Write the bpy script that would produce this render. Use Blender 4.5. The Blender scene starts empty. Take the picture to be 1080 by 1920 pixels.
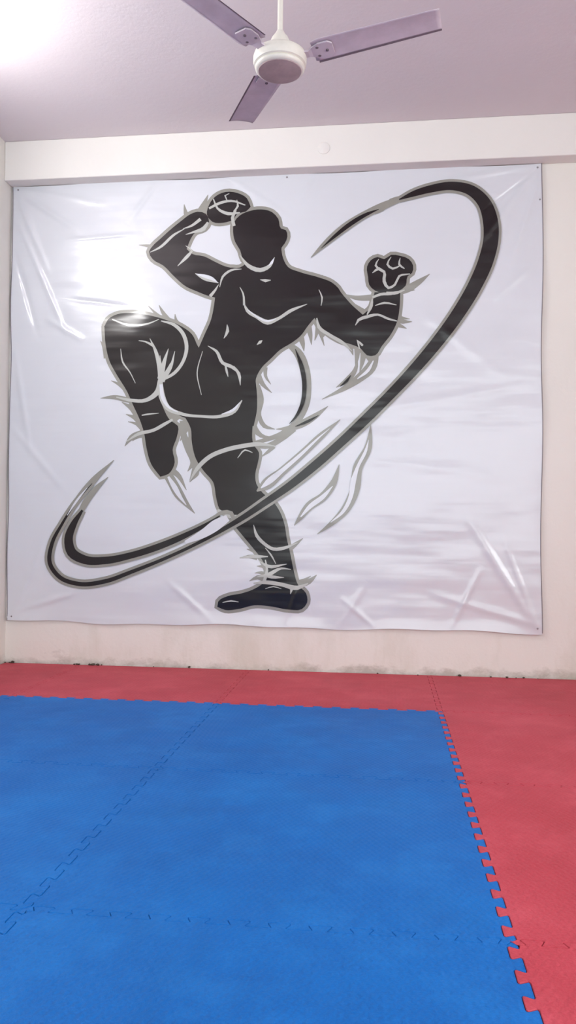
import bpy, bmesh, math, random
import numpy as np
from math import sin, cos, pi, radians, sqrt, atan2, hypot
from mathutils import Vector, Matrix
from mathutils.geometry import tessellate_polygon
random.seed(4)
sc = bpy.context.scene
try:
    sc.view_settings.view_transform = 'Standard'
    sc.view_settings.look = 'None'
except Exception: pass

# ------------------------------------------------------------ helpers
def lin(c):
    return tuple(((v/255)/12.92 if v/255 <= .04045 else ((v/255+.055)/1.055)**2.4) for v in c)+(1,)
def new_mat(name):
    m = bpy.data.materials.new(name); m.use_nodes = True
    return m, m.node_tree, m.node_tree.nodes['Principled BSDF']
def N(nt, t, **kw):
    n = nt.nodes.new(t)
    for k, v in kw.items(): setattr(n, k, v)
    return n
def noise(nt, coord, scale, detail=3, rough=.5, mscale=None):
    n = N(nt, 'ShaderNodeTexNoise'); n.inputs['Scale'].default_value = scale
    n.inputs['Detail'].default_value = detail; n.inputs['Roughness'].default_value = rough
    if mscale:
        mp = N(nt, 'ShaderNodeMapping'); mp.inputs['Scale'].default_value = mscale
        nt.links.new(coord, mp.inputs[0]); coord = mp.outputs[0]
    nt.links.new(coord, n.inputs['Vector']); return n.outputs['Fac']
def ramp(nt, fac, stops):
    r = N(nt, 'ShaderNodeValToRGB'); e = r.color_ramp.elements
    while len(e) < len(stops): e.new(.5)
    for i, (p, c) in enumerate(stops): e[i].position = p; e[i].color = c
    nt.links.new(fac, r.inputs[0]); return r.outputs[0]
def math_(nt, op, a, b=None, c=None):
    n = N(nt, 'ShaderNodeMath', operation=op)
    for i, v in enumerate((a, b, c)):
        if v is None: continue
        if isinstance(v, (int, float)): n.inputs[i].default_value = v
        else: nt.links.new(v, n.inputs[i])
    return n.outputs[0]
def mix(nt, fac, a, b, blend='MIX'):
    n = N(nt, 'ShaderNodeMix', data_type='RGBA', blend_type=blend)
    for s, v in ((0, fac), (6, a), (7, b)):
        if isinstance(v, (int, float, tuple)): n.inputs[s].default_value = v
        else: nt.links.new(v, n.inputs[s])
    return n.outputs[2]
def bump(nt, h, bsdf, strength=1, dist=.01):
    b = N(nt, 'ShaderNodeBump'); b.inputs['Strength'].default_value = strength
    b.inputs['Distance'].default_value = dist
    nt.links.new(h, b.inputs['Height']); nt.links.new(b.outputs[0], bsdf.inputs['Normal'])
def objco(nt): return N(nt, 'ShaderNodeTexCoord').outputs['Object']

def mesh_obj(name, verts, faces, mat=None, parent=None, smooth=False):
    me = bpy.data.meshes.new(name); me.from_pydata([tuple(v) for v in verts], [], faces); me.update()
    if mat: me.materials.append(mat)
    if smooth:
        for p in me.polygons: p.use_smooth = True
    o = bpy.data.objects.new(name, me); sc.collection.objects.link(o)
    if parent: o.parent = parent
    return o
def empty(name, loc=(0, 0, 0)):
    e = bpy.data.objects.new(name, None); e.location = loc; e.empty_display_size = .1
    sc.collection.objects.link(e); return e
def box(name, lo, hi, mat, parent=None, bevel=0):
    x0, y0, z0 = lo; x1, y1, z1 = hi
    v = [(x0,y0,z0),(x1,y0,z0),(x1,y1,z0),(x0,y1,z0),(x0,y0,z1),(x1,y0,z1),(x1,y1,z1),(x0,y1,z1)]
    f = [(0,3,2,1),(4,5,6,7),(0,1,5,4),(1,2,6,5),(2,3,7,6),(3,0,4,7)]
    o = mesh_obj(name, v, f, mat, parent)
    if bevel:
        b = o.modifiers.new('bevel', 'BEVEL'); b.width = bevel; b.segments = 3
    return o
def lathe(name, prof, mat, parent=None, seg=64, loc=(0,0,0), axis='Z'):
    v = []; f = []
    for (r, z) in prof:
        for i in range(seg):
            a = 2*pi*i/seg
            p = (r*cos(a), r*sin(a), z)
            if axis == 'Y': p = (r*cos(a), z, r*sin(a))
            v.append((p[0]+loc[0], p[1]+loc[1], p[2]+loc[2]))
    n = len(prof)
    for j in range(n-1):
        for i in range(seg):
            k = (i+1) % seg
            f.append((j*seg+i, j*seg+k, (j+1)*seg+k, (j+1)*seg+i))
    f.append(tuple(range(seg))[::-1]); f.append(tuple((n-1)*seg+i for i in range(seg)))
    o = mesh_obj(name, v, f, mat, parent, True)
    bm = bmesh.new(); bm.from_mesh(o.data); bmesh.ops.recalc_face_normals(bm, faces=bm.faces[:])
    for e in bm.edges:
        if len(e.link_faces) == 2 and e.calc_face_angle(0) > radians(40): e.smooth = False
    bm.to_mesh(o.data); bm.free()
    return o

# ------------------------------------------------------------ dimensions (metres)
YW = 4.522; YB = 4.422; XL = -2.236; XR = 2.75; ZC = 3.083; ZBEAM = 2.851; YREAR = -3.2
BX0, BX1, BZ0, BZ1 = -2.222, .864, .249, 2.851
XB = .2587; YS = 3.6423; MT = .025

# ------------------------------------------------------------ materials
def paint(name, col, dirt=True, low=False):
    m, nt, b = new_mat(name); co = objco(nt)
    n1 = noise(nt, co, 1.3, 4); c = mix(nt, n1, lin(tuple(v*.97 for v in col)), lin(tuple(min(255, v*1.02) for v in col)))
    if low:
        sep = N(nt, 'ShaderNodeSeparateXYZ'); nt.links.new(co, sep.inputs[0])
        h = math_(nt, 'MULTIPLY', sep.outputs[2], -9.0)
        e = math_(nt, 'ADD', h, 1.0)
        n2 = noise(nt, co, 7, 7, .72, (1, 1, 1.6))
        k = math_(nt, 'ADD', e, math_(nt, 'MULTIPLY', n2, 2.0))
        k = math_(nt, 'SUBTRACT', k, 1.65)
        k = math_(nt, 'MULTIPLY', k, 2.0); kk = N(nt, 'ShaderNodeClamp'); nt.links.new(k, kk.inputs[0])
        c = mix(nt, math_(nt, 'MULTIPLY', kk.outputs[0], .5), c, lin((140, 130, 114)))
        n3 = noise(nt, co, 2.2, 6, .65, (1, 1, .35))
        s = ramp(nt, n3, [(.48, (0,0,0,1)), (.70, (1,1,1,1))])
        lo = N(nt, 'ShaderNodeMapRange'); nt.links.new(sep.outputs[2], lo.inputs[0]); lo.inputs[1].default_value = .7; lo.inputs[2].default_value = 0; lo.inputs[3].default_value = .08; lo.inputs[4].default_value = .6
        c = mix(nt, math_(nt, 'MULTIPLY', s, lo.outputs[0]), c, lin((200, 194, 174)))
    nt.links.new(c, b.inputs['Base Color']); b.inputs['Roughness'].default_value = .62
    b.inputs['Specular IOR Level'].default_value = .35
    nn = noise(nt, co, 55, 5, .6); n4 = noise(nt, co, 3.5, 3)
    bump(nt, math_(nt, 'ADD', nn, math_(nt, 'MULTIPLY', n4, 3.0)), b, .25, .004)
    return m
M_wall = paint('wall_paint', (236, 233, 226), low=True)
M_beam = paint('beam_paint', (238, 235, 230))
M_ceil = paint('ceiling_paint', (224, 216, 220))
M_conc, nt, b = new_mat('concrete'); co = objco(nt)
nt.links.new(ramp(nt, noise(nt, co, 6, 6), [(.3, lin((92, 86, 80))), (.7, lin((130, 122, 114)))]), b.inputs['Base Color']); b.inputs['Roughness'].default_value = .9

def foam(name, col, dark, lightc):
    m, nt, b = new_mat(name); co = objco(nt)
    n1 = noise(nt, co, 1.6, 5, .6); c = ramp(nt, n1, [(.3, lin(dark)), (.5, lin(col)), (.72, lin(lightc))])
    n2 = noise(nt, co, 190, 2, .7)
    c = mix(nt, .35, c, ramp(nt, n2, [(.35, lin(dark)), (.65, lin(lightc))]))
    n3 = noise(nt, co, 4, 7, .78)
    c = mix(nt, math_(nt, 'MULTIPLY', ramp(nt, n3, [(.48, (0,0,0,1)), (.72, (1,1,1,1))]), .30), c, lin(tuple(min(255, v+42) for v in col)))
    n5 = noise(nt, co, 2.7, 6, .7, (1, .6, 1))
    c = mix(nt, math_(nt, 'MULTIPLY', ramp(nt, n5, [(.5, (0,0,0,1)), (.7, (1,1,1,1))]), .35), c, lin(tuple(v*.86 for v in col)))
    nt.links.new(c, b.inputs['Base Color'])
    b.inputs['Roughness'].default_value = .6; b.inputs['Specular IOR Level'].default_value = .25
    sep = N(nt, 'ShaderNodeSeparateXYZ'); nt.links.new(co, sep.inputs[0])
    sx = math_(nt, 'SINE', math_(nt, 'MULTIPLY', sep.outputs[0], 2*pi/.018))
    sy = math_(nt, 'SINE', math_(nt, 'MULTIPLY', sep.outputs[1], 2*pi/.030))
    w = math_(nt, 'MULTIPLY', sx, sy)
    w = math_(nt, 'ADD', w, math_(nt, 'MULTIPLY', sx, .5))
    h = math_(nt, 'ADD', math_(nt, 'MULTIPLY', w, .55), math_(nt, 'MULTIPLY', n2, 1.4))
    h = math_(nt, 'ADD', h, math_(nt, 'MULTIPLY', noise(nt, co, 5, 2), 9.0))
    bump(nt, h, b, .8, .0010)
    return m
M_blue = foam('blue_eva_foam', (0, 101, 184), (0, 88, 166), (4, 116, 200))
M_red = foam('red_eva_foam', (190, 66, 80), (174, 54, 66), (206, 84, 98))

A3 = [(25,350,BX0,BZ1),(1017,310,BX1,BZ1),(1013,1185,BX1,BZ0),(15,1165,BX0,BZ0)]
Mx = []; bv = []
for (u, v, X, Z) in A3:
    Mx.append([u,v,1,0,0,0,-u*X,-v*X]); bv.append(X)
    Mx.append([0,0,0,u,v,1,-u*Z,-v*Z]); bv.append(Z)
Hm = np.linalg.solve(np.array(Mx, float), np.array(bv, float))
def T(u, v):   # rectify measured artwork coordinates to metres on the banner sheet
    w = Hm[6]*u+Hm[7]*v+1
    return ((Hm[0]*u+Hm[1]*v+Hm[2])/w, (Hm[3]*u+Hm[4]*v+Hm[5])/w)
WR = [ # x0,y0,x1,y1,width m, height
 (1012,315,890,470,.022,1.0),(1015,325,950,520,.02,.8),(1012,312,820,345,.02,.7),(1012,318,905,400,.012,-.6),
 (28,355,160,440,.022,1.0),(30,360,95,520,.02,.8),(28,352,210,385,.02,.7),(40,430,130,640,.018,.9),
 (30,480,75,640,.018,-.7),(25,640,60,860,.02,.7),(22,800,130,930,.022,.6),(25,1155,90,1000,.02,.6),(20,1150,170,1105,.02,.7),
 (1005,1175,870,960,.025,.9),(1008,1178,940,1000,.018,.6),(1005,1170,800,1110,.022,.7),(850,1170,905,1060,.018,.7),
 (400,1165,310,1085,.02,.6),(640,1172,690,1090,.02,.5),(700,1172,640,1120,.016,.5),(540,1168,560,1100,.014,.4),
 (930,560,1000,500,.02,.7),(760,560,960,720,.03,.5),(700,770,1000,720,.025,.6),(660,860,980,900,.03,.4),
 (90,600,160,640,.02,.9),(130,450,270,438,.014,.7),(120,560,250,576,.016,-.6),
 (560,560,900,520,.03,.4),(420,325,560,420,.02,.5),(600,322,560,380,.016,.5),(300,335,240,420,.018,.6)]
def vinyl(name, colr, rough, coat, spec=.5):
    m, nt, b = new_mat(name); co = objco(nt)
    acc = None
    for (a0, b0, a1, b1, w, h) in WR:
        x0, z0 = T(a0, b0); x1, z1 = T(a1, b1); L = hypot(x1-x0, z1-z0); tx, tz = (x1-x0)/L, (z1-z0)/L
        sb = N(nt, 'ShaderNodeVectorMath', operation='SUBTRACT'); nt.links.new(co, sb.inputs[0]); sb.inputs[1].default_value = (x0, 0, z0)
        d1 = N(nt, 'ShaderNodeVectorMath', operation='DOT_PRODUCT'); nt.links.new(sb.outputs[0], d1.inputs[0]); d1.inputs[1].default_value = (-tz/w, 0, tx/w)
        d2 = N(nt, 'ShaderNodeVectorMath', operation='DOT_PRODUCT'); nt.links.new(sb.outputs[0], d2.inputs[0]); d2.inputs[1].default_value = (tx/L, 0, tz/L)
        g = math_(nt, 'POWER', 2.718, math_(nt, 'MULTIPLY', math_(nt, 'MULTIPLY', d1.outputs['Value'], d1.outputs['Value']), -1.0))
        s = d2.outputs['Value']
        win = math_(nt, 'MULTIPLY', math_(nt, 'MAXIMUM', math_(nt, 'MULTIPLY', math_(nt, 'ADD', s, .08), math_(nt, 'SUBTRACT', 1.0, s)), 0.0), 6.0*h)
        k = math_(nt, 'MULTIPLY', g, win)
        acc = k if acc is None else math_(nt, 'ADD', acc, k)
    big = noise(nt, co, 1.3, 2, .5, (1, 1, 1.8))
    mid = noise(nt, co, 3.4, 2, .5, (.5, 1, 1.8))
    hor = noise(nt, co, 6.0, 2, .5, (.15, 1, 2.2))
    acc = math_(nt, 'ADD', acc, math_(nt, 'MULTIPLY', big, 6.0))
    acc = math_(nt, 'ADD', acc, math_(nt, 'MULTIPLY', mid, 2.2))
    acc = math_(nt, 'ADD', acc, math_(nt, 'MULTIPLY', hor, .5))
    c = mix(nt, noise(nt, co, 2.5, 3), lin(tuple(v*.98 for v in colr)), lin(tuple(min(255, v*1.02) for v in colr)))
    nt.links.new(c, b.inputs['Base Color'])
    b.inputs['Roughness'].default_value = rough; b.inputs['Specular IOR Level'].default_value = spec
    b.inputs['Coat Weight'].default_value = coat; b.inputs['Coat Roughness'].default_value = .13
    bump(nt, acc, b, 1.0, .004)
    nrm = b.inputs['Normal'].links[0].from_socket
    nt.links.new(nrm, b.inputs['Coat Normal'])
    return m
M_vw = vinyl('vinyl_white', (219, 222, 228), .26, 1.0)
M_vg = vinyl('vinyl_print_grey', (144, 143, 134), .28, .9)
M_vl = vinyl('vinyl_print_light', (184, 186, 180), .28, .9)
M_vk = vinyl('vinyl_print_black', (24, 16, 17), .3, .6, .2)

def plain(name, col, rough=.4, metal=0, var=.06, sc_=20, emis=None):
    m, nt, b = new_mat(name); co = objco(nt)
    c = mix(nt, noise(nt, co, sc_, 5, .65), lin(tuple(v*(1-var) for v in col)), lin(tuple(min(255, v*(1+var)) for v in col)))
    nt.links.new(c, b.inputs['Base Color']); b.inputs['Roughness'].default_value = rough; b.inputs['Metallic'].default_value = metal
    if emis:
        b.inputs['Emission Color'].default_value = emis[0]; b.inputs['Emission Strength'].default_value = emis[1]
    return m
M_fanw = plain('fan_enamel_white', (226, 222, 212), .35)
M_blade = plain('fan_blade_dusty_lilac', (202, 190, 200), .5, 0, .1, 14)
M_bdark = plain('fan_edge_dust', (110, 96, 104), .8, 0, .2, 40)
M_plate = plain('fan_bottom_plate', (172, 152, 152), .4, 0, .18, 18)
M_steel = plain('zinc_steel', (150, 146, 148), .35, .8)
M_plast = plain('white_plastic', (228, 222, 218), .4)
M_dirt = plain('debris', (70, 60, 50), .9, 0, .4, 60)
M_tube = plain('led_diffuser_glow', (255, 255, 255), .4, emis=((1, .99, .985, 1), 50))
M_fill_glow = plain('added_batten_glow', (255, 255, 255), .4, emis=((1, .99, .98, 1), 14))  # glow of the added fill lamp on the right wall

# ------------------------------------------------------------ room shell
box('floor', (XL-.15, YREAR, -.125), (XR+.15, YW+.15, -MT), M_conc)
box('wall_back', (XL-.15, YW, -MT), (XR+.15, YW+.15, ZC+.1), M_wall)
box('wall_left', (XL-.15, YREAR, -MT), (XL, YW, ZC+.1), M_wall)
WY0, WY1, WZ0, WZ1 = -1.6, 1.6, .9, 2.5  # opening for the added window, out of view
def multi(name, boxes, mat):
    V = []; F = []
    for (x0,y0,z0),(x1,y1,z1) in boxes:
        a = len(V); V += [(x0,y0,z0),(x1,y0,z0),(x1,y1,z0),(x0,y1,z0),(x0,y0,z1),(x1,y0,z1),(x1,y1,z1),(x0,y1,z1)]
        F += [tuple(a+k for k in f) for f in [(0,3,2,1),(4,5,6,7),(0,1,5,4),(1,2,6,5),(2,3,7,6),(3,0,4,7)]]
    return mesh_obj(name, V, F, mat)
multi('wall_right', [((XR,YREAR,-MT),(XR+.15,WY0,ZC+.1)),((XR,WY1,-MT),(XR+.15,YW,ZC+.1)),((XR,WY0,-MT),(XR+.15,WY1,WZ0)),((XR,WY0,WZ1),(XR+.15,WY1,ZC+.1))], M_wall)
fr = [((XR+.04,WY0,WZ0),(XR+.09,WY1,WZ0+.05)),((XR+.04,WY0,WZ1-.05),(XR+.09,WY1,WZ1))]
for k in range(5):
    y = WY0+(WY1-WY0-.05)*k/4; fr.append(((XR+.04,y,WZ0+.05),(XR+.09,y+.05,WZ1-.05)))
multi('added_window', fr, M_plast)  # unseen window, added as a frame around the right-hand fill light
box('ceiling', (XL-.15, YREAR, ZC), (XR+.15, YW+.15, ZC+.12), M_ceil)
box('ceiling_beam', (XL, YB, ZBEAM), (XR, YW, ZC), M_beam, None, .006)

# ------------------------------------------------------------ puzzle mats
def teeth(A, B, side=1, n=12, amp=.0115):
    ax, ay = A; bx, by = B; L = hypot(bx-ax, by-ay); tx, ty = (bx-ax)/L, (by-ay)/L; nx, ny = -ty*side, tx*side
    p = 1.0/n; out = [(0, 0)]; k = int(round(L/p)); p = L/max(k, 1)
    for i in range(k):
        s = i*p
        seq = [(.12,-1),(.26,-1),(.305,-.86),(.315,-.7),(.225,.55),(.225,.8),(.27,1),(.73,1),(.775,.8),(.775,.55),(.685,-.7),(.695,-.86),(.74,-1),(.88,-1)]
        out += [(s+a*p, o*amp) for a, o in seq]
    out.append((L, 0))
    return [(ax+tx*s+nx*o, ay+ty*s+ny*o) for s, o in out]
def straight(A, B): return [A, B]
def offset_poly(P, d):
    n = len(P); out = []
    for i in range(n):
        a = Vector(P[i-1]); b_ = Vector(P[i]); c = Vector(P[(i+1) % n])
        e1 = (b_-a); e2 = (c-b_)
        if e1.length < 1e-7 or e2.length < 1e-7: out.append(P[i]); continue
        e1.normalize(); e2.normalize()
        n1 = Vector((-e1.y, e1.x)); n2 = Vector((-e2.y, e2.x)); m = n1+n2
        if m.length < 1e-3: m = n1
        m.normalize(); k = d/max(.45, m.dot(n1)); out.append((b_.x+m.x*k, b_.y+m.y*k))
    return out
mats = empty('foam_puzzle_mats')
xs = [XL+.008, XB-2-.02, XB-1-.02, XB, XB+1, XB+2, XR-.01]
ys = [YW-.012, YS, YS-1, YS-2, YS-3, YS-4]
cnt = 0
for i in range(len(xs)-1):
    for j in range(len(ys)-1):
        x0, x1 = xs[i], xs[i+1]; y1, y0 = ys[j], ys[j+1]
        bot = teeth((x0, y0), (x1, y0), 1) if j < len(ys)-2 else straight((x0, y0), (x1, y0))
        top = teeth((x0, y1), (x1, y1), 1) if j > 0 else straight((x0, y1), (x1, y1))
        lef = teeth((x0, y0), (x0, y1), 1) if i > 0 else straight((x0, y0), (x0, y1))
        rig = teeth((x1, y0), (x1, y1), 1) if i < len(xs)-2 else straight((x1, y0), (x1, y1))
        P = bot[:-1]+rig[:-1]+top[::-1][:-1]+lef[::-1][:-1]
        blue = (x1 <= XB+.01 and y1 <= YS+.01)
        P1 = offset_poly(P, .0008 if not blue else .0006); P0 = offset_poly(P, .0020 if not blue else .0016)
        dz = random.uniform(-.0005, .0005); n = len(P)
        V = [(p[0], p[1], dz) for p in P0]+[(p[0], p[1], dz-.0012) for p in P1]+[(p[0], p[1], -MT) for p in P1]
        F = []
        tri = tessellate_polygon([[Vector((p[0], p[1], 0)) for p in P0]])
        for t in tri:
            a, b_, c = [Vector(P0[k]) for k in t]
            F.append(tuple(t) if (b_-a).cross(c-a) > 0 else tuple(t)[::-1])
        for k in range(n):
            l = (k+1) % n
            F.append((k+n, l+n, l, k)); F.append((k+2*n, l+2*n, l+n, k+n))
        cnt += 1
        mesh_obj(('blue_tile_%d' if blue else 'red_tile_%d') % cnt, V, F, M_blue if blue else M_red, mats)

# ------------------------------------------------------------ banner
ban = empty('martial_arts_banner')
YS0 = YW-.009
def edge_bulge(X, Z):
    e = 0
    def ss(t): t = max(0, min(1, t)); return t*t*(3-2*t)
    dl, dr, db, dt = X-BX0, BX1-X, Z-BZ0, BZ1-Z
    k = max(ss(1-dl/.2)*(.6+.4*sin(Z*9+1)*sin(Z*4)), ss(1-dr/.22)*(.5+.5*sin(Z*7)*sin(Z*3.1+1)),
            ss(1-db/.07)*(.5+.5*sin(X*8.0)*sin(X*3.3+2)), ss(1-dt/.03)*.3)
    return .011*max(0, k)
NX, NZ = 150, 130; V = []; F = []
for j in range(NZ+1):
    for i in range(NX+1):
        X = BX0+(BX1-BX0)*i/NX; Z = BZ0+(BZ1-BZ0)*j/NZ
        y = YS0-edge_bulge(X, Z)
        fj = j/NZ; fi = i/NX
        Z2 = Z+(1-fj)**6*(.006*sin(X*5.2)+.004*sin(X*13+1))+fj**8*(.004*sin(X*7))
        X2 = X+fi**8*(.005*sin(Z*6))+(1-fi)**8*.003*sin(Z*8)
        V.append((X2, y, Z2))
for j in range(NZ):
    for i in range(NX):
        a = j*(NX+1)+i; F.append((a, a+1, a+NX+2, a+NX+1))
o = mesh_obj('sheet', V, F, M_vw, ban, True)
for nm, X in (('hem_right', BX1), ('hem_left', BX0)):
    V = []; F = []
    for k in range(61):
        Z = BZ0+(BZ1-BZ0)*k/60; xx = X+(.005*sin(Z*6) if X > 0 else .003*sin(Z*8)); y = YS0-edge_bulge(X, Z)
        s = 1 if X > 0 else -1
        V += [(xx-.002*s, y-.0006, Z), (xx+.0025*s, y-.0006, Z), (xx+.0025*s, YW-.001, Z)]
    for k in range(60):
        a = 3*k; F += [(a, a+1, a+4, a+3), (a+1, a+2, a+5, a+4)]
    mesh_obj(nm, V, F, plain(nm+'_grey', (120, 112, 118), .5), ban)

# ---- print
def crom(P, closed=True, step=6.0, sharp=62):
    n = len(P); out = []
    def turn(i):
        if not closed and (i == 0 or i == n-1): return True
        a, b_, c = P[(i-1) % n], P[i], P[(i+1) % n]
        a1 = atan2(b_[1]-a[1], b_[0]-a[0]); a2 = atan2(c[1]-b_[1], c[0]-b_[0])
        d = abs((a2-a1+pi) % (2*pi)-pi); return d > radians(sharp)
    sh = [turn(i) for i in range(n)]
    for i in range(n if closed else n-1):
        p1 = np.array(P[i], float); p2 = np.array(P[(i+1) % n], float)
        p0 = np.array(P[(i-1) % n], float) if (closed or i > 0) else p1
        p3 = np.array(P[(i+2) % n], float) if (closed or i < n-2) else p2
        L = np.linalg.norm((p2-p1)[:2]); k = max(1, int(L/step))
        def tan(pa, pb, pc, s):
            if s: return None
            l1 = np.linalg.norm((pb-pa)[:2])+1e-6; l2 = np.linalg.norm((pc-pb)[:2])+1e-6
            return ((pb-pa)/l1*l2+(pc-pb)/l2*l1)/(l1+l2)*L
        m1 = tan(p0, p1, p2, sh[i]); m2 = tan(p1, p2, p3, sh[(i+1) % n])
        if m1 is None: m1 = (p2-p1)
        if m2 is None: m2 = (p2-p1)
        for q in range(k):
            t = q/k; t2 = t*t; t3 = t2*t
            out.append(tuple((2*t3-3*t2+1)*p1+(t3-2*t2+t)*m1+(-2*t3+3*t2)*p2+(t3-t2)*m2))
    if not closed: out.append(tuple(float(x) for x in P[-1]))
    return out
class Layer:
    def __init__(s, name, mat, lvl): s.V = []; s.F = []; s.name = name; s.mat = mat; s.lvl = lvl; s.k = 0
    def add(s, pts, faces, lift=True):
        b0 = len(s.V)
        if lift: s.k += 1
        dy = s.k*.0000035
        s.V += [T(p[0], p[1])+(dy,) for p in pts]
        for f in faces:
            ff = [b0+k for k in f]
            a, b_, c = s.V[ff[0]], s.V[ff[1]], s.V[ff[2]]
            if (b_[0]-a[0])*(c[1]-a[1])-(b_[1]-a[1])*(c[0]-a[0]) < 0: ff = ff[::-1]
            s.F.append(ff)
    def poly(s, P, smooth=True):
        Q = crom(P) if smooth else P
        tri = tessellate_polygon([[Vector((p[0], p[1], 0)) for p in Q]]); s.add(Q, tri)
    def ring(s, P, w):
        Q = crom(P); n = len(Q); pts = []
        for i in range(n):
            a = Q[i-1]; c = Q[(i+1) % n]; L = hypot(c[0]-a[0], c[1]-a[1])+1e-9
            nx, ny = -(c[1]-a[1])/L*w, (c[0]-a[0])/L*w
            pts += [(Q[i][0]+nx, Q[i][1]+ny), (Q[i][0]-nx, Q[i][1]-ny)]
        s.add(pts, [(2*i, 2*i+1, 2*((i+1) % n)+1, 2*((i+1) % n)) for i in range(n)])
    def stroke(s, P, extra=0, sharp=120):
        Q = crom(P, False, 6, sharp); pts = []; n = len(Q)
        for i, q in enumerate(Q):
            a = Q[max(0, i-1)]; c = Q[min(n-1, i+1)]; L = hypot(c[0]-a[0], c[1]-a[1])+1e-9
            w = max(.25, q[2]+extra); nx, ny = -(c[1]-a[1])/L*w, (c[0]-a[0])/L*w
            pts += [(q[0]+nx, q[1]+ny), (q[0]-nx, q[1]-ny)]
        s.add(pts, [(2*i, 2*i+1, 2*i+3, 2*i+2) for i in range(n-1)])
    def build(s):
        y = YS0-.0009*s.lvl
        mesh_obj(s.name, [(p[0], y-p[2], p[1]) for p in s.V], s.F, s.mat, ban)
G1 = Layer('print_outline', M_vg, 1); K1 = Layer('print_figure', M_vk, 2); L1 = Layer('print_lines', M_vl, 3)
W1 = Layer('print_highlights', M_vw, 4); G2 = Layer('print_swoosh_outline', M_vg, 5); K2 = Layer('print_swoosh', M_vk, 6); W2 = Layer('print_swoosh_inner', M_vw, 6.5)

head = [(441,418),(452,405),(470,397),(492,394),(512,399),(524,412),(529,430),(538,433),(541,445),(536,458),(530,466),(529,480),(518,492),(505,504),(488,507),(472,501),(458,488),(452,470),(443,455),(439,435)]
torso = [(462,470),(464,494),(452,503),(432,503),(415,508),(408,535),(404,570),(398,600),(386,628),(374,655),(350,700),(330,755),(345,778),(362,800),(478,800),(484,770),(484,740),(482,712),(492,692),(510,674),(528,657),(548,645),(565,632),(580,612),(592,598),(640,570),(640,548),(625,532),(600,522),(565,512),(542,502),(533,486),(529,465)]
armR = [(590,560),(600,528),(628,535),(646,556),(660,572),(682,592),(697,578),(702,560),(704,550),(752,550),(751,575),(746,605),(735,628),(718,650),(705,668),(690,668),(678,655),(662,648),(640,641),(618,628),(602,612),(592,598)]
fist = [(692,522),(690,502),(697,490),(710,484),(722,488),(735,480),(752,482),(768,488),(776,500),(774,514),(766,520),(762,538),(748,548),(725,551),(705,547),(694,536)]
armL = [(445,505),(425,501),(405,492),(385,482),(362,477),(352,468),(358,452),(368,437),(386,430),(394,417),(388,402),(372,398),(358,403),(343,414),(323,430),(303,448),(288,462),(281,473),(288,487),(308,499),(328,519),(350,538),(372,548),(396,557),(412,560),(445,540)]
glove = [(390,404),(394,385),(405,370),(425,361),(447,363),(465,373),(472,389),(463,398),(447,402),(440,412),(420,419),(400,417)]
thigh = [(197,614),(204,600),(222,590),(250,588),(280,592),(310,600),(340,612),(362,628),(374,652),(400,680),(440,740),(400,790),(350,785),(325,772),(306,748),(280,700),(230,660)]
calf = [(197,612),(200,650),(207,678),(222,706),(240,735),(252,762),(264,788),(272,812),(277,842),(286,872),(303,895),(318,890),(330,868),(326,845),(334,820),(336,800),(322,790),(308,765),(300,740),(310,690),(300,620),(240,598)]
stand = [(330,760),(350,785),(360,805),(362,830),(370,862),(385,885),(402,905),(408,935),(414,955),(430,968),(442,986),(460,1008),(480,1032),(495,1052),(503,1075),(497,1092),(480,1104),(455,1113),(430,1118),(412,1128),(410,1138),(425,1144),(450,1142),(480,1135),(510,1137),(545,1143),(568,1142),(578,1130),(576,1112),(562,1098),(553,1070),(547,1040),(540,1010),(536,985),(528,962),(515,942),(495,925),(483,908),(481,890),(486,868),(488,850),(478,835),(476,800),(484,760),(480,700),(400,700)]
for P in (head, torso, armR, fist, armL, glove, thigh, calf, stand):
    G1.ring(P, 6); K1.poly(P)
def g(*P): G1.stroke(P)
def l(*P): L1.stroke(P)
def w(*P): W1.stroke(P)
g((262,460,.5),(280,462,3),(300,466,5)); g((347,384,.5),(350,400,4),(358,420,6)); g((392,366,.5),(384,385,5),(370,408,6))
g((358,398,.5),(372,406,4),(382,420,5)); g((394,383,3),(386,398,4),(388,420,5))
g((645,553,.5),(668,560,4),(700,560,6)); g((640,560,.5),(662,572,3),(690,590,5)); g((807,516,.5),(788,530,5),(762,545,7),(735,550,5)); g((779,546,.5),(765,546,4),(745,548,4))
g((774,605,.5),(758,605,4),(738,600,5)); g((764,618,.5),(750,612,4),(735,608,5)); g((770,600,.5),(755,598,3),(742,590,4))
g((608,518,.5),(598,520,3),(585,515,4))
for (a, b_, c, d) in [(592,598,610,650),(600,604,592,640),(580,612,586,648),(612,618,606,636),(566,634,572,660),(655,645,664,668),(672,655,668,690),(690,665,700,690),(684,662,676,700)]:
    g((a, b_, 6), ((a+c)/2+1, (b_+d)/2, 4), (c, d, .5))
g((708,660,5),(697,690,10),(676,710,8),(650,728,5),(606,750,.5)); g((672,672,.5),(668,695,4),(652,715,5),(632,728,.5)); w((702,678,1),(692,696,3),(672,712,1))
g((540,645,4),(560,662,8),(573,692,9),(578,725,8),(574,760,8),(560,790,6),(535,812,5),(500,826,4),(460,836,3))
g((617,763,.5),(595,780,5),(568,796,7),(545,804,5),(520,806,.5))
g((484,700,6),(495,722,4),(512,738,.5)); g((484,725,6),(492,750,5),(488,780,4),(498,800,4),(518,806,.5)); g((500,690,4),(500,706,3),(510,722,.5)); g((482,780,5),(478,800,6),(492,818,4),(515,822,.5))
g((300,573,.5),(306,585,3),(318,602,5)); g((330,590,.5),(332,602,3),(338,612,5)); g((280,575,.5),(290,585,2),(300,595,4))
g((190,640,.5),(196,652,3),(202,672,6)); g((190,748,.5),(215,746,4),(245,752,5),(275,754,3)); g((210,715,.5),(225,722,3),(235,730,4))
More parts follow.
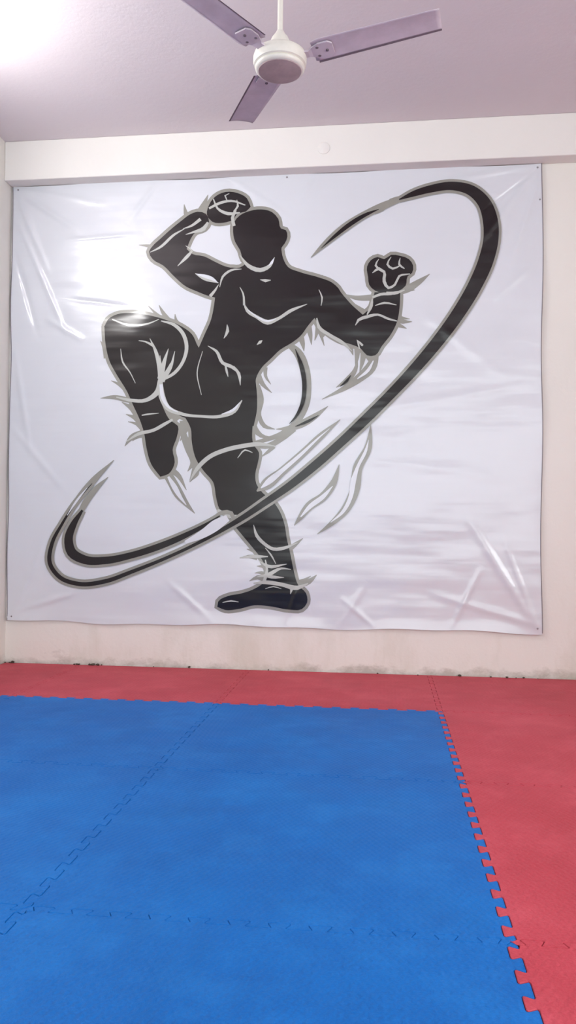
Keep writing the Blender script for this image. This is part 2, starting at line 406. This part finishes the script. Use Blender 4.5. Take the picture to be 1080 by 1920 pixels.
g((230,755,.5),(250,768,5),(264,790,6)); g((238,778,.5),(255,785,4),(268,800,5)); g((242,792,.5),(258,796,3),(270,806,5)); g((236,838,.5),(248,822,5),(272,812,6)); g((250,828,.5),(262,820,3),(275,818,4))
g((322,790,8),(342,778,7),(352,785,4)); g((308,735,6),(312,765,6),(330,778,6)); g((345,790,6),(346,815,6),(356,840,8),(364,870,5),(354,885,.5)); g((340,828,.5),(348,812,4),(356,800,5))
g((310,880,8),(325,905,9),(338,928,9),(352,946,5),(368,964,.5)); w((318,895,2),(330,915,5),(342,935,3),(352,948,.5)); g((318,880,6),(334,890,5),(352,920,.5)); g((362,872,4),(372,885,5),(358,905,.5))
g((390,848,3),(372,870,5),(358,902,.5)); g((480,835,4),(500,838,5),(530,824,5),(555,806,4)); g((492,858,.5),(505,848,3),(516,838,4))
g((452,1047,.5),(468,1044,3),(485,1046,5)); g((465,1030,.5),(478,1034,3),(490,1040,4)); g((470,1090,.5),(485,1083,4),(498,1085,6)); g((480,1075,.5),(492,1074,3),(500,1078,5)); g((484,1062,.5),(494,1062,3),(502,1066,4))
g((570,1010,.5),(555,1022,4),(545,1030,5)); g((596,1078,.5),(582,1090,5),(562,1098,5)); g((585,1080,.5),(572,1088,3),(560,1092,4))
l((452,480,.5),(468,500,3.5),(490,508,4),(508,500,3),(517,484,.5)); w((506,500,.5),(512,494,2.5),(516,486,.5))
l((444,395,2),(438,410,3),(441,425,3)); l((394,392,2),(414,382,2.5),(436,378,2),(462,386,1)); l((402,374,1),(410,392,2),(430,402,3),(452,400,1)); l((428,378,1),(424,368,1.5),(432,364,.5)); l((440,398,1),(448,388,2),(446,376,.5))
l((350,441,.5),(366,436,2),(384,430,4),(392,418,2)); l((345,430,.5),(360,425,2),(378,412,3)); l((283,474,.5),(300,466,2),(330,440,2),(348,430,.5)); l((335,500,.5),(355,480,3),(362,472,2),(350,462,.5))
w((370,515,.5),(385,519,3),(400,524,3),(410,531,.5)); l((368,514,.5),(385,522,4.5),(412,532,.5)); l((414,540,.5),(420,520,2),(436,508,2),(455,506,.5)); l((396,557,3),(406,545,2),(412,535,.5))
l((460,572,1),(466,584,3),(484,596,3),(504,606,4.5),(522,600,3),(548,584,3),(578,572,.5)); w((466,582,.5),(488,598,1.5),(505,604,2),(520,599,.5)); l((490,526,.5),(500,528,3),(510,527,.5))
l((428,610,.5),(429,622,3),(422,636,.5)); l((484,648,.5),(490,643,3),(494,640,.5)); l((392,650,.5),(408,660,2.5),(420,682,3),(438,690,3),(446,698,1)); l((424,682,1),(428,700,2),(430,708,.5)); l((440,688,1),(450,702,3),(453,724,.5))
l((452,540,.5),(458,552,1.5),(460,574,2)); l((596,598,1),(600,615,3),(620,630,3),(645,645,3),(662,660,.5)); l((604,575,.5),(606,560,1.5),(600,545,.5))
l((304,603,1),(328,610,3),(344,625,3.5),(352,650,3.5),(345,680,3),(330,700,3),(305,715,2)); l((283,636,.5),(294,660,3),(301,690,4),(303,720,4)); l((262,640,.5),(275,642,1.5),(290,650,2.5)); l((318,655,.5),(310,680,3.5),(303,712,6)); l((322,682,.5),(314,700,3),(306,716,5)); l((330,660,.5),(322,690,3),(306,716,4)); l((302,668,.5),(304,690,2),(306,712,3))
l((303,715,5),(298,735,5),(275,752,3.5),(248,752,3),(220,746,1)); l((302,718,5),(306,745,6),(316,765,5),(345,778,3),(380,782,2.5),(415,782,3),(442,772,3.5),(456,752,1)); w((304,722,3),(308,748,3.5),(320,766,2),(336,774,.5)); w((418,778,.5),(440,770,2.5),(452,756,.5))
l((238,830,.5),(262,815,3),(290,808,3),(312,796,3),(326,788,2)); l((268,780,1),(280,778,1.5),(300,776,.5)); l((228,655,.5),(232,680,1.5),(246,700,1),(256,720,.5)); l((212,600,1),(240,610,2),(280,608,1.5),(300,600,.5))
l((358,904,.5),(372,880,3.5),(395,858,4),(425,845,4),(455,838,4),(490,834,3.5),(520,838,.5)); l((380,742,.5),(372,700,1),(382,660,.5)); l((448,860,.5),(462,845,1.5),(476,850,.5))
l((478,985,.5),(484,1005,3),(498,1020,3),(515,1030,3),(535,1028,3),(560,1018,.5)); l((410,958,3),(440,970,4),(462,968,3)); l((452,1046,.5),(478,1044,3),(505,1044,1)); l((500,1028,.5),(510,1040,1.5),(520,1058,.5))
l((488,1052,.5),(505,1062,3),(540,1058,.5)); l((484,1082,.5),(505,1078,3.5),(530,1066,2),(548,1068,.5)); l((490,1078,.5),(512,1082,3),(535,1083,.5)); l((478,1094,1),(500,1092,3.5),(530,1096,3.5),(560,1102,4),(580,1094,1)); l((500,1050,1),(503,1070,2.5),(498,1090,3)); l((547,1100,3),(549,1106,2.5),(547,1114,.5)); l((500,1104,.5),(515,1100,1),(530,1104,.5))
l((420,1130,.5),(436,1127,1.5),(450,1129,.5))
l((700,514,.5),(712,506,3),(722,512,2.5),(722,530,3),(730,542,2.5),(742,536,2),(750,520,2),(770,516,1)); l((712,488,.5),(706,500,2),(712,507,2)); l((735,484,.5),(728,498,2),(738,506,2),(752,500,1)); l((752,486,.5),(750,498,2),(760,506,1)); l((726,550,1),(740,552,3),(760,546,1))
l((700,560,2),(715,554,2.5),(735,553,2.5),(752,550,1)); l((690,592,1),(698,575,3),(700,562,1)); l((668,612,.5),(674,602,2.5),(690,596,3),(710,592,2),(730,600,2),(746,604,1)); l((705,575,.5),(722,570,2),(745,574,.5)); l((676,656,1),(672,640,2),(682,650,2))
ringP = [(750,377,1),(775,367,5),(810,357,7),(850,352,8),(885,361,10),(908,383,12),(920,418,14),(921,450,14),(912,490,14),(890,540,13),(860,590,12),(822,642,11),(780,692,10),(735,740,9),(690,785,9),(640,832,8),(590,876,8),(545,912,7),(500,943,6),(460,970,5),(420,994,4),(370,1021,3),(310,1049,3),(250,1073,3.5),(200,1091,4),(150,1096,4),(115,1084,4),(96,1058,4),(100,1020,3.5),(118,985,2.5),(145,943,1.5),(175,908,.5)]
G2.stroke(ringP, 5); K2.stroke(ringP)
G2.stroke([(120,982,4),(145,943,6),(178,902,6),(216,864,.5)]); G2.stroke([(150,968,5),(165,940,6),(182,918,5),(205,896,.5)])
W2.stroke([(128,968,.5),(148,938,2),(166,916,.5)])
inn = [(157,958,2),(140,985,6),(131,1012,8),(137,1037,9),(162,1051,8),(200,1052,7),(250,1042,6),(300,1026,6),(350,1005,5),(390,984,3),(415,968,1)]
G2.stroke(inn, 5); K2.stroke(inn)
G2.stroke([(400,975,3),(420,962,4),(436,963,4),(441,973,4),(430,986,3),(410,998,2)])
W2.stroke([(350,1018,3),(385,1001,8),(410,984,10),(430,972,6)])
tail = [(585,485,.5),(610,461,5),(650,428,8),(690,403,7),(722,388,7),(752,376,5)]
G2.stroke(tail); K2.stroke([(604,468,.3),(630,445,3),(658,423,4),(690,404,3),(712,395,.5)]); G2.stroke([(752,376,6),(735,380,5),(718,396,3),(705,404,.5)]) 
rib = [(484,922,1),(498,912,9),(530,886,8),(570,851,7),(605,818,6),(640,788,.5)]
G2.stroke(rib); W2.stroke([(492,916,1),(504,906,5),(532,883,4),(568,852,3),(600,822,1.5),(620,805,.3)])
G2.stroke([(697,798,.5),(692,840,7),(672,880,9),(668,915,9),(650,955,8),(620,985,4),(597,1002,.5)]); W2.stroke([(693,826,.3),(688,845,2.5),(672,878,3),(664,905,5),(660,930,4),(645,960,3),(622,980,.5)])
G2.stroke([(638,872,.5),(628,905,6),(608,932,8),(582,950,8),(566,970,5),(554,986,.5)]); W2.stroke([(626,912,.5),(608,932,4),(584,950,4),(566,970,1)])
K2.stroke([(556,656,.5),(568,690,4),(573,725,4),(569,758,3.5),(556,784,2),(545,796,.5)]); K2.stroke([(600,780,.3),(578,792,2.5),(556,801,.5)]); K2.stroke([(660,705,.3),(652,716,2.5),(640,726,.5)])
for L_ in (G1, K1, L1, W1, G2, K2, W2): L_.build()
for k, (u, v) in enumerate([(1008,318),(1012,378),(34,356),(24,1157),(1006,1176),(540,334)]):
    X, Z = T(u, v); lathe('nail_%d' % (k+1), [(.003, 0), (.005, -.001), (.004, -.003), (.001, -.004)], M_steel, ban, 16, (X, YS0-edge_bulge(X, Z)-.0004, Z), 'Y')

lathe('round_box_cover', [(.034, 0), (.034, -.003), (.030, -.005), (.004, -.006)], M_beam, None, 40, (-.347, YB, 2.952), 'Y')

# ------------------------------------------------------------ ceiling fan
fan = empty('ceiling_fan', (-.387, 2.854, 0))
FZ = 2.540
def fl(name, prof, mat): return lathe(name, [(r, z+FZ) for r, z in prof], mat, fan, 72)
fl('motor_housing', [(.070,-.052),(.084,-.050),(.090,-.044),(.091,-.038),(.087,-.034),(.095,-.030),(.098,-.018),(.098,-.002),(.094,.010),(.083,.018),(.060,.026),(.040,.030)], M_fanw)
fl('bottom_plate', [(.004,-.058),(.030,-.0575),(.060,-.056),(.078,-.053),(.080,-.050),(.078,-.045)], M_plate)
fl('canopy_cup', [(.040,.028),(.044,.032),(.042,.045),(.030,.072),(.018,.088),(.013,.098)], M_fanw)
fl('down_rod', [(.010,.09),(.010,ZC-FZ-.01)], M_fanw)
fl('ceiling_canopy', [(.016,ZC-FZ-.10),(.030,ZC-FZ-.085),(.050,ZC-FZ-.03),(.055,ZC-FZ-.002),(.052,ZC-FZ)], M_fanw)
PT = math.tan(radians(-4.5))
for bi, ang in enumerate((-9.2, 114.5, 233.5)):
    a0 = radians(ang); ca, sa = cos(a0), sin(a0)
    V = []; F = []; R0, R1 = .125, .580; nr, nc = 26, 10; th = .0016
    rise = .042
    for side in (0, 1):
        for i in range(nr+1):
            t = i/nr; r = R0+(R1-R0)*t
            wd = .122-.014*t
            wd *= min(1, .80+.2*min(1, t/.05))
            cr = 1.0 if t < .985 else .96
            for j in range(nc+1):
                s = (j/nc-.5)*wd*cr
                z = FZ+.001+rise*t + s*PT + .006*(1-(2*s/wd)**2) + (th if side else 0)
                V.append((r*ca-s*sa, r*sa+s*ca, z))
    M_ = (nr+1)*(nc+1)
    for i in range(nr):
        for j in range(nc):
            a = i*(nc+1)+j; F.append((a, a+1, a+nc+2, a+nc+1)); F.append(tuple(M_+k for k in (a+nc+1, a+nc+2, a+1, a)))
    for i in range(nr):
        a = i*(nc+1); F.append((a, a+nc+1, a+nc+1+M_, a+M_)); a += nc; F.append((a+nc+1, a, a+M_, a+nc+1+M_))
    for j in range(nc):
        F.append((j+1, j, j+M_, j+1+M_)); a = nr*(nc+1)+j; F.append((a, a+1, a+1+M_, a+M_))
    mesh_obj('blade_%d' % (bi+1), V, F, M_blade, fan, True)
    V = []; F = []
    for i in range(nr+1):
        t = i/nr; r = R0+.01+(R1-R0-.01)*t; wd = .122-.014*t
        for s in (wd*.5-.006, wd*.5+.0012):
            z = FZ+.001+rise*t+s*PT+.006*(1-min(1, (2*s/wd)**2))-.0006
            V.append((r*ca-s*sa, r*sa+s*ca, z))
    for i in range(nr): F.append((2*i, 2*i+1, 2*i+3, 2*i+2))
    mesh_obj('edge_dust_%d' % (bi+1), V, F, M_bdark, fan)
    V = []; F = []
    secs = [(.085, .018, -.004), (.110, .016, -.004), (.122, .024, 0), (.150, .040, .000), (.185, .040, .003), (.200, .026, .0045)]
    for (r, hw, dz) in secs:
        for s, top in ((-hw, 0), (hw, 0), (hw, 1), (-hw, 1)):
            z = FZ+.001+dz+s*PT*min(1, max(0, (r-.09)/.04))+(.0035 if top else -.002)
            V.append((r*ca-s*sa, r*sa+s*ca, z))
    for i in range(len(secs)-1):
        for k in range(4):
            a = 4*i+k; b_ = 4*i+(k+1) % 4; F.append((a, b_, b_+4, a+4))
    F += [(3,2,1,0), tuple(4*(len(secs)-1)+k for k in range(4))]
    mesh_obj('bracket_%d' % (bi+1), V, F, M_blade, fan)
    for q, (r, s) in enumerate([(.145,-.022),(.145,.022),(.178,0)]):
        lathe('screw_%d_%d' % (bi+1, q+1), [(.0055, .002), (.0055, -.002), (.003, -.0035)], M_bdark, fan, 14, (r*ca-s*sa, r*sa+s*ca, FZ+.000+s*PT))

# ------------------------------------------------------------ LED batten lights
def batten(name, x, y0, y1, z, h, dirx, mt):
    e = empty(name)
    a, c = sorted((x, x+dirx*.03)); box('housing', (a, y0-.02, z-h/2-.008), (c, y1+.02, z+h/2+.008), M_plast, e, .004)
    a, c = sorted((x+dirx*.03, x+dirx*.055)); box('diffuser', (a, y0, z-h/2), (c, y1, z+h/2), mt, e, .008)
    return e
batten('led_batten_light', XL, 2.25, 3.4, 2.71, .16, 1, M_tube)
batten('added_fill_batten', XR, 1.9, 3.1, 2.75, .08, -1, M_fill_glow)  # unseen lamp, added as extra fill from the right

db = empty('plaster_debris')
for k in range(34):
    x = random.choice([random.uniform(-2.22, -2.17), random.uniform(-1.8, -1.62), random.uniform(.4, 1.1), random.uniform(-2.2, 1.2)])
    r = random.uniform(.003, .010)
    bm = bmesh.new(); bmesh.ops.create_icosphere(bm, subdivisions=2, radius=r)
    for v in bm.verts: v.co *= random.uniform(.6, 1.2); v.co.z *= .6
    zmin = min(v.co.z for v in bm.verts)
    me = bpy.data.meshes.new('crumb'); bm.to_mesh(me); bm.free(); me.materials.append(M_dirt)
    o = bpy.data.objects.new('crumb_%d' % k, me); o.location = (x, YW-.014-random.uniform(0, .02), .0006-zmin); sc.collection.objects.link(o); o.parent = db

# ------------------------------------------------------------ lights
def area(name, loc, rot, sx, sy, e, col=(1, 1, 1)):
    d = bpy.data.lights.new(name, 'AREA'); d.shape = 'RECTANGLE'; d.size = sx; d.size_y = sy; d.energy = e; d.color = col
    o = bpy.data.objects.new(name, d); o.location = loc; o.rotation_euler = rot; sc.collection.objects.link(o); return o
area('added_fill_rear', (.2, YREAR+.05, 1.6), (radians(90), 0, 0), 4.2, 2.4, 58, (.91, .99, 1))  # added soft fill behind the camera; the rear wall is left out
area('added_fill_right', (XR+.2, 0, 1.7), (0, radians(90), 0), 1.6, 3.2, 120, (.91, .99, 1))  # added main fill at the unseen right wall, clear of banner reflections
wd = bpy.data.worlds.new('world'); sc.world = wd; wd.use_nodes = True
bg = wd.node_tree.nodes['Background']; bg.inputs[0].default_value = (.91, .97, 1, 1); bg.inputs[1].default_value = 1.0

# ------------------------------------------------------------ camera
cam = bpy.data.cameras.new('camera'); co_ = bpy.data.objects.new('camera', cam); sc.collection.objects.link(co_)
cam.sensor_fit = 'VERTICAL'; cam.sensor_height = 36; cam.sensor_width = 36; cam.lens = 1489.75/1920*36
cam.clip_start = .02
Rm = Matrix.Rotation(.1196, 4, 'Z') @ Matrix.Rotation(pi/2+.0180, 4, 'X') @ Matrix.Rotation(.0086, 4, 'Z')
co_.matrix_world = Matrix.Translation((0, 0, .8241)) @ Rm
sc.camera = co_
